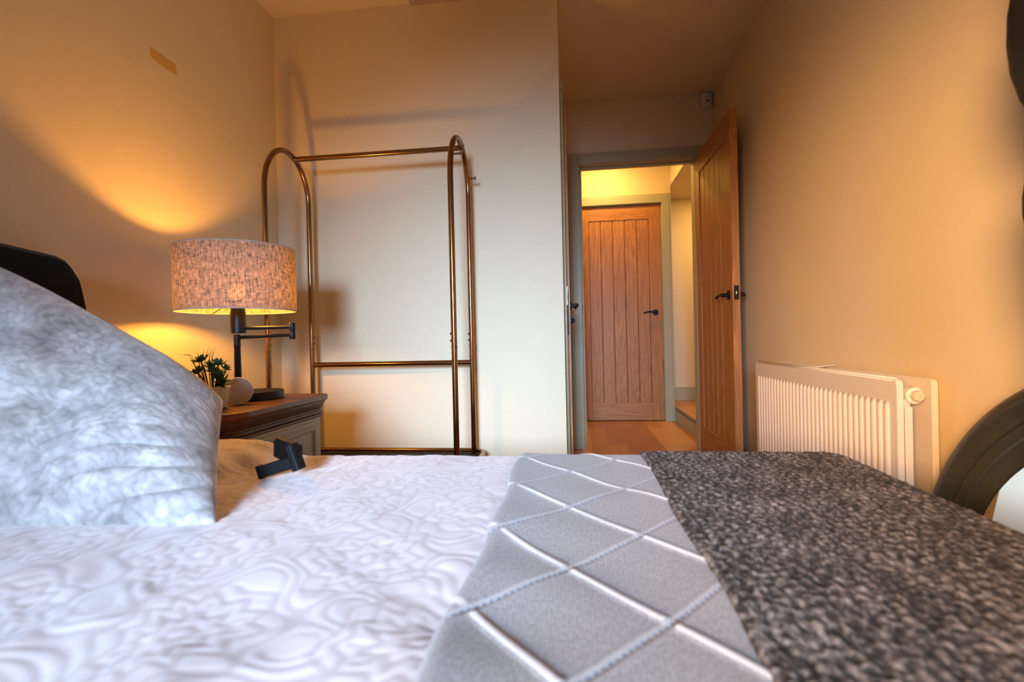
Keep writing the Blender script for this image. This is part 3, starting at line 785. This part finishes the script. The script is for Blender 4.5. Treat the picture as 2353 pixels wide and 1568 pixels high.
pl = thing('potted_succulent', 'small artificial succulents in a cream woven pot on the bedside table', 'plant', (-1.082, 1.40, NZ))
bm = bmesh.new()
prof = [(0.030, 0.0)]
for k in range(7):
    z = 0.006+k*0.0095; r = 0.034+0.0015*k
    prof += [(r, z-0.0045), (r+0.0042, z), (r, z+0.0045)]
prof += [(0.040, 0.070), (0.036, 0.070), (0.034, 0.058)]
lathe(bm, prof, (0, 0, 0), 48)
for v in bm.verts:
    th = math.atan2(v.co.y, v.co.x); rr = math.hypot(v.co.x, v.co.y)
    if rr > 0.03:
        k = 1+0.025*math.sin(th*22+v.co.z*500); v.co.x *= k; v.co.y *= k
obj('pot', bm, M['pot'], pl, smooth=True)
bm = bmesh.new(); lathe(bm, [(0.0335, 0.052), (0.0335, 0.060), (0.01, 0.063)], (0, 0, 0), 24); obj('soil', bm, M['turned'], pl)
def leaf(bm, base, d, L_, w, t=0.35, curl=0.25):
    d = Vector(d).normalized(); up = Vector((0, 0, 1)); s = d.cross(up)
    if s.length < 1e-3: s = Vector((1, 0, 0))
    s.normalize(); n = s.cross(d)
    rows = []
    for u in (0, 0.3, 0.65, 0.9, 1.0):
        ww = w*(0.45+1.1*u-1.45*u*u*u) if u < 1 else 0.0003
        c = Vector(base)+d*L_*u+n*curl*L_*u*u
        rows.append([bm.verts.new(c+s*ww), bm.verts.new(c+n*ww*t), bm.verts.new(c-s*ww), bm.verts.new(c-n*ww*t)])
    for A, B in zip(rows, rows[1:]):
        for k in range(4): bm.faces.new((A[k], A[(k+1) % 4], B[(k+1) % 4], B[k]))
    bm.faces.new(rows[0]); bm.faces.new(rows[-1][::-1])
def rosette(c, size, nrm=(0, 0, 1), stem=None):
    bm = bmesh.new(); c = Vector(c)
    q = Vector((0, 0, 1)).rotation_difference(Vector(nrm))
    for ring, (el, L_, cnt) in enumerate(((0.25, 1.0, 7), (0.7, 0.8, 6), (1.1, 0.55, 5))):
        for k in range(cnt):
            a_ = 2*PI*k/cnt+ring*0.5+random.uniform(-0.2, 0.2)
            d = q @ Vector((math.cos(a_)*math.cos(el), math.sin(a_)*math.cos(el), math.sin(el)))
            leaf(bm, c, d, size*L_, size*0.26)
    if stem: tube(bm, [stem, (Vector(stem)+c)/2+Vector((0.002, 0, 0)), c], 0.0022, 8)
    return bm
for (c, s, nr) in (((0.020, 0.0, 0.133), 0.022, (0.3, -0.3, 1)), ((0.036, 0.012, 0.118), 0.018, (0.6, 0, 1)), ((0.008, -0.01, 0.115), 0.019, (0, -0.5, 1)), ((0.027, -0.015, 0.095), 0.022, (0.6, -0.6, 0.7)),
                   ((-0.012, 0.012, 0.128), 0.024, (-0.1, -0.4, 1)), ((-0.040, 0.005, 0.143), 0.026, (-0.3, -0.2, 1)), ((-0.03, -0.02, 0.11), 0.024, (-0.5, -0.5, 1)), ((0.0, 0.02, 0.10), 0.026, (0, 0.2, 1)), ((0.030, 0.0, 0.080), 0.026, (0.8, -0.5, 0.6))):
    obj('rosette', rosette(c, s*1.2, nr, (c[0]*0.35, c[1]*0.35, 0.06)), M['leaf'], pl)
bm = bmesh.new()
for d, L_ in (((1, -0.25, 0.36), 0.050), ((1, 0.0, 0.25), 0.052), ((0.9, -0.6, 0.45), 0.04), ((0.8, 0.5, 0.4), 0.04)):
    leaf(bm, (0.012, -0.004, 0.068), d, L_, 0.0065, 0.5, 0.18)
obj('spear_leaves', bm, M['leafpurple'], pl)
bm = bmesh.new()
for (x, y, dx, L_) in ((-0.055, 0.0, -0.5, 0.07), (-0.045, 0.005, -0.15, 0.06), (-0.035, 0, 0.18, 0.065), (-0.030, 0.005, 0.28, 0.065), (-0.012, 0.0, 0.22, 0.07), (-0.008, 0.004, 0.30, 0.072), (-0.05, -0.004, -0.9, 0.07)):
    tube(bm, [(x*0.6, y, 0.07), (x, y, 0.125), (x+dx*L_*0.35, y, 0.125+L_*0.55), (x+dx*L_*(0.8 if dx > 0 else 1.0), y, 0.125+L_*(0.85 if dx > -0.4 else 0.6))], [0.0016, 0.0015, 0.001, 0.0003], 6)
obj('grass_blades', bm, M['leaf'], pl, smooth=True)

# ------------------------------------------------------------------ clothes rack
RY0, RY1 = 1.965, 2.285; RXL, RXR = -1.262, -0.468
rack = thing('clothes_rack', 'antique brass clothes rack with two arched ends standing against the far wall', 'clothes rack', ((RXL+RXR)/2, (RY0+RY1)/2, 0))
rc = Vector(((RXL+RXR)/2, (RY0+RY1)/2, 0))
TR = 0.0118
def arch(x, dxf, side):
    pts = []
    yc, ry, zs, rz = (RY0+RY1)/2, (RY1-RY0)/2, 1.445, 0.205
    pts += [(x, RY0, z) for z in (0.012, 0.5, 1.0)]
    for k in range(0, 25):
        t = PI*k/24
        pts.append((x+dxf*(1-math.cos(t))/2, yc-ry*math.cos(t), zs+rz*math.sin(t)))
    pts += [(x+dxf, RY1, z) for z in (1.0, 0.5, 0.012)]
    pts = [(p[0]-rc.x, p[1]-rc.y, p[2]) for p in pts]
    bm = bmesh.new(); tube(bm, pts, TR, 18)
    o = obj('arch_frame', bm, M['brass'], rack, smooth=True)
    for yy, dx in ((RY0, 0), (RY1, dxf)):
        bm = bmesh.new(); lathe(bm, [(TR, -0.004), (TR+0.0014, -0.003), (TR+0.0014, 0.003), (TR, 0.004)], (x+dx-rc.x, yy-rc.y, 0.760), 20)
        obj('collar', bm, M['brass'], o, smooth='angle')
        for zz in (0.787, 0.815):
            bm = bmesh.new(); lathe(bm, [(0.0055, 0), (0.005, 0.003), (0.002, 0.005)], (x+dx+side*TR-rc.x, yy-rc.y, zz), 14, mat=Matrix.Rotation(side*PI/2, 4, 'Y'))
            obj('screw', bm, M['brass'], o, smooth=True)
        bm = bmesh.new(); lathe(bm, [(0.018, 0), (0.018, 0.008), (0.0125, 0.014)], (x+dx-rc.x, yy-rc.y, 0), 20)
        obj('foot', bm, M['black'], o, smooth='angle')
    return o
arch(RXL, 0.020, 1); ra = arch(RXR, 0.006, -1)
yt = (RY0+RY1)/2+0.048
bm = bmesh.new(); tube(bm, [(RXL+0.012-rc.x, yt-rc.y, 1.632), (RXR+0.016-rc.x, yt-rc.y, 1.632)], TR, 18); obj('top_rail', bm, M['brass'], rack, smooth='angle')
bm = bmesh.new(); tube(bm, [(RXL+0.02-rc.x, RY1-rc.y, 0.684), (RXR+0.006-rc.x, RY1-rc.y, 0.684)], TR*1.02, 18); obj('middle_rail', bm, M['brass'], rack, smooth='angle')
q = rrect(RXL-0.02, RXR+0.055, RY0-0.03, RY1+0.022, [0.075]*4, 10)
bm = bmesh.new(); tube(bm, [(x-rc.x, y-rc.y, 0.272) for x, y in q], 0.0105, 14, closed=True); obj('base_ring', bm, M['brass'], rack, smooth=True)
bm = bmesh.new(); tube(bm, [(x-rc.x, y-rc.y, 0.236) for x, y in q], 0.0085, 14, closed=True); obj('base_ring', bm, M['brass'], rack, smooth=True)
q = rrect(RXL-0.012, RXR+0.047, RY0-0.022, RY1+0.014, [0.07]*4, 8)
bm = bmesh.new(); prism(bm, [(x-rc.x, y-rc.y) for x, y in q], 0.243, 0.262); obj('shelf', bm, M['turned'], rack)
for (yy, zz) in ((RY1-0.012, 1.528), (RY0+0.012, 1.535)):
    bm = bmesh.new(); lathe(bm, [(0.0042, 0), (0.0042, 0.036), (0.009, 0.038), (0.010, 0.040), (0.009, 0.042)], (RXR+0.004-rc.x, yy-rc.y, zz), 18, mat=Matrix.Rotation(PI/2, 4, 'Y'))
    obj('hook', bm, M['brass'], rack, smooth='angle')

# ------------------------------------------------------------------ radiator
rd = thing('radiator', 'white double panel radiator mounted on the right wall', 'radiator', (0.90, 1.95, 0))
RYn, RYf, RZ0, RZ1 = 1.442, 2.472, 0.075, 0.657
def rad_panel(name, x, y0, y1, rib, side):
    bm = bmesh.new()
    poly = rrect(y0-1.95, y1-1.95, RZ0, RZ1, [0.016]*4, 5)
    m = Matrix(((0, 0, 1, x-0.90), (1, 0, 0, 0), (0, 1, 0, 0), (0, 0, 0, 1)))
    prism(bm, poly, -0.008, 0.008, m)
    if rib:
        p = 0.0305; n = int((y1-y0-0.05)/p); s0 = (y0+y1)/2-n*p/2
        for i in range(n):
            yc = s0+(i+0.5)*p-1.95; w = 0.0105
            sec = []
            zt, zb = RZ1-0.062, RZ0+0.062
            for z, k in ((zb, 0.0), (zb+0.012, 1.0), (zt-0.012, 1.0), (zt, 0.0)):
                sec.append([bm.verts.new((x-0.90-0.0079-0.0068*k*f_, yc+w*t_, z)) for t_, f_ in ((-1, 0), (-0.7, 0.75), (-0.25, 1), (0.25, 1), (0.7, 0.75), (1, 0))])
            for A, B in zip(sec, sec[1:]):
                for k in range(5): bm.faces.new((A[k], A[k+1], B[k+1], B[k]))
    return obj(name, bm, M['rad'], rd, smooth='angle', bevel=0.003 if not rib else None)
rad_panel('front_panel', 0.858, RYn, RYf, True, -1)
rad_panel('rear_panel', 0.950, RYn+0.012, RYf+0.012, False, 1)
# top edge bead of the front panel
bm = bmesh.new(); tube(bm, [(0.858-0.90, RYn+0.016-1.95, RZ1-0.004), (0.858-0.90, RYf-0.016-1.95, RZ1-0.004)], 0.0085, 12); obj('top_bead', bm, M['rad'], rd, smooth=True)
bm = bmesh.new()
n = 30
pts = []
for i in range(n*4+1):
    y = RYn+0.02+(RYf-RYn-0.04)*i/(n*4)
    pts.append((0.868 if (i//2) % 2 == 0 else 0.905, y))
for (a, b) in zip(pts, pts[1:]):
    if abs(a[0]-b[0]) > 0.01 or True:
        v = [bm.verts.new((a[0]-0.90, a[1]-1.95, 0.11)), bm.verts.new((b[0]-0.90, b[1]-1.95, 0.11)), bm.verts.new((b[0]-0.90, b[1]-1.95, 0.60)), bm.verts.new((a[0]-0.90, a[1]-1.95, 0.60))]
        bm.faces.new(v)
bmesh.ops.remove_doubles(bm, verts=bm.verts[:], dist=1e-5)
o = obj('convector_fins', bm, M['rad'], rd); s = o.modifiers.new('solidify', 'SOLIDIFY'); s.thickness = 0.0012
bm = bmesh.new(); box(bm, 0.878-0.90, 0.897-0.90, RYn+0.014-1.95, RYn+0.017-1.95, 0.10, 0.582)
obj('end_strip', bm, M['rad'], rd, bevel=0.001)
bm = bmesh.new()
rx = Matrix.Rotation(PI/2, 4, 'X')
lathe(bm, [(0.024, -0.10), (0.0255, -0.02), (0.022, 0.0), (0.0225, 0.006), (0.018, 0.008)], (0.908-0.90, RYn+0.028-1.95, 0.611), 28, mat=rx)
box(bm, 0.866-0.90, 0.942-0.90, RYn+0.075-1.95, RYn+0.12-1.95, 0.594, 0.63)
vb = obj('valve_body', bm, M['rad'], rd, smooth='angle')
bm = bmesh.new(); lathe(bm, [(0.0135, 0.0), (0.0150, 0.003), (0.0150, 0.014), (0.013, 0.017), (0.004, 0.0172), (0.004, 0.012)], (0.908-0.90, RYn+0.020-1.95, 0.611), 8, mat=rx)
obj('blanking_plug', bm, simple('cream_plug', (0.72, 0.60, 0.42, 1), 0.4), vb, smooth='angle')
for z in (0.16, 0.55):
    for y in (1.65, 2.25):
        obj('wall_bracket', bx(0.958-0.90, XR-0.0015-0.90, y-0.015-1.95, y+0.015-1.95, z-0.03, z+0.03), M['rad'], rd)
for y in (RYn-0.012, RYf+0.012):
    bm = bmesh.new(); tube(bm, [(0.904-0.90, y-1.95, 0.0), (0.904-0.90, y-1.95, 0.095), (0.904-0.90, (y+0.05 if y < 1.9 else y-0.05)-1.95, 0.10)], 0.0075, 12); obj('pipe', bm, M['chrome'], rd, smooth=True)
bm = bmesh.new(); box(bm, -0.044, 0.044, -0.008, 0.008, 0, 0.003)
ms2 = tag(obj('metal_strip', bm, M['white'], bevel=0.0008), 'small pale flat metal strip lying across the top of the radiator', 'metal strip')
ms2.location = (0.907, 1.952, RZ1+0.005); ms2.rotation_euler = (0, math.radians(-3), math.radians(21))

# ------------------------------------------------------------------ arched mirror on the floor
MCY, MCZ, MR = 0.904, 0.246, 0.487
mi = thing('wall_mirror', 'arched mirror in a dark moulded frame leaning on the right wall beside the radiator', 'mirror', (0.868, MCY, 0.0))
mi.rotation_euler = (0, math.radians(6.5), 0)
path = [(-1, 0.0), (-1, 0.12)] + [None]
outl = []
for k in range(0, 4): outl.append((-MR, 0.004+MCZ*k/4, -1.0, 0.0))
for k in range(0, 61):
    t = PI*k/60; outl.append((-MR*math.cos(t), MCZ+MR*math.sin(t), -math.cos(t), math.sin(t)))
for k in range(3, -1, -1): outl.append((MR, 0.004+MCZ*k/4, 1.0, 0.0))
# moulding profile: distance inwards, thickness
mp = [(0.0, -0.012), (0.0, 0.020), (0.004, 0.026), (0.018, 0.033), (0.032, 0.034), (0.038, 0.024), (0.046, 0.014), (0.054, 0.012), (0.062, 0.020), (0.070, 0.026), (0.078, 0.022), (0.084, 0.014), (0.092, 0.014), (0.099, 0.022), (0.106, 0.020), (0.113, 0.008), (0.122, 0.003), (0.128, 0.005), (0.134, 0.001), (0.134, -0.012)]
bm = bmesh.new(); rings = []
for (y, z, ny, nz) in outl:
    rings.append([bm.verts.new((-t_, y-ny*d_, z-nz*d_)) for d_, t_ in mp])
for A, B in zip(rings, rings[1:]):
    for k in range(len(mp)-1): bm.faces.new((A[k], A[k+1], B[k+1], B[k]))
    bm.faces.new((A[-1], A[0], B[0], B[-1]))
bm.faces.new(rings[0]); bm.faces.new(rings[-1][::-1])
obj('frame', bm, M['mirror_frame'], mi, smooth='angle')
obj('bottom_rail', bx(-0.028, 0.012, -MR+0.139, MR-0.139, 0.004, 0.07), M['mirror_frame'], mi, bevel=0.006)
gi = MR-0.132
bm = bmesh.new()
poly = [(-gi, 0.068)] + [(-gi*math.cos(PI*k/60), MCZ+gi*math.sin(PI*k/60)) for k in range(61)] + [(gi, 0.068)]
va = [bm.verts.new((-0.0075, y, z)) for y, z in poly]; bm.faces.new(va)
vc = [bm.verts.new((0.0, y, z)) for y, z in poly]; bm.faces.new(vc[::-1])
for i in range(len(poly)): bm.faces.new((va[i], vc[i], vc[(i+1) % len(poly)], va[(i+1) % len(poly)]))
obj('mirror_glass', bm, M['mirror'], mi)

# ------------------------------------------------------------------ black turned post at the right edge
po = thing('turned_post', 'black turned post with bulbous rings at the right edge, beyond the bed foot', 'post', (0.772, 0.885, 0))
prof = [(0.030, 0.0), (0.030, 0.02), (0.018, 0.04), (0.018, 0.30), (0.032, 0.36), (0.036, 0.44), (0.026, 0.52), (0.018, 0.56), (0.018, 0.80), (0.024, 0.82), (0.036, 0.845)]
def bulb(z0, z1, r): return [(0.030+(r-0.030)*math.sin(PI*k/12)**0.6, z0+(z1-z0)*k/12) for k in range(1, 12)]
prof += [(0.034, 0.865), (0.041, 0.88), (0.043, 0.90), (0.040, 0.918), (0.043, 0.935), (0.049, 0.97), (0.049, 1.0), (0.045, 1.03), (0.036, 1.055), (0.024, 1.075), (0.026, 1.10), (0.036, 1.125), (0.050, 1.16), (0.0605, 1.205), (0.0640, 1.25), (0.0625, 1.30), (0.055, 1.35), (0.042, 1.39), (0.028, 1.42), (0.034, 1.45), (0.040, 1.48), (0.030, 1.53), (0.012, 1.55)]
bm = bmesh.new(); lathe(bm, prof, (0, 0, 0), 40); obj('shaft', bm, M['turned'], po, smooth=True)
bm = bmesh.new(); lathe(bm, [(0.06, 0.0), (0.062, 0.008), (0.055, 0.016), (0.03, 0.024)], (0, 0, 0), 36); obj('foot', bm, M['turned'], po, smooth='angle')
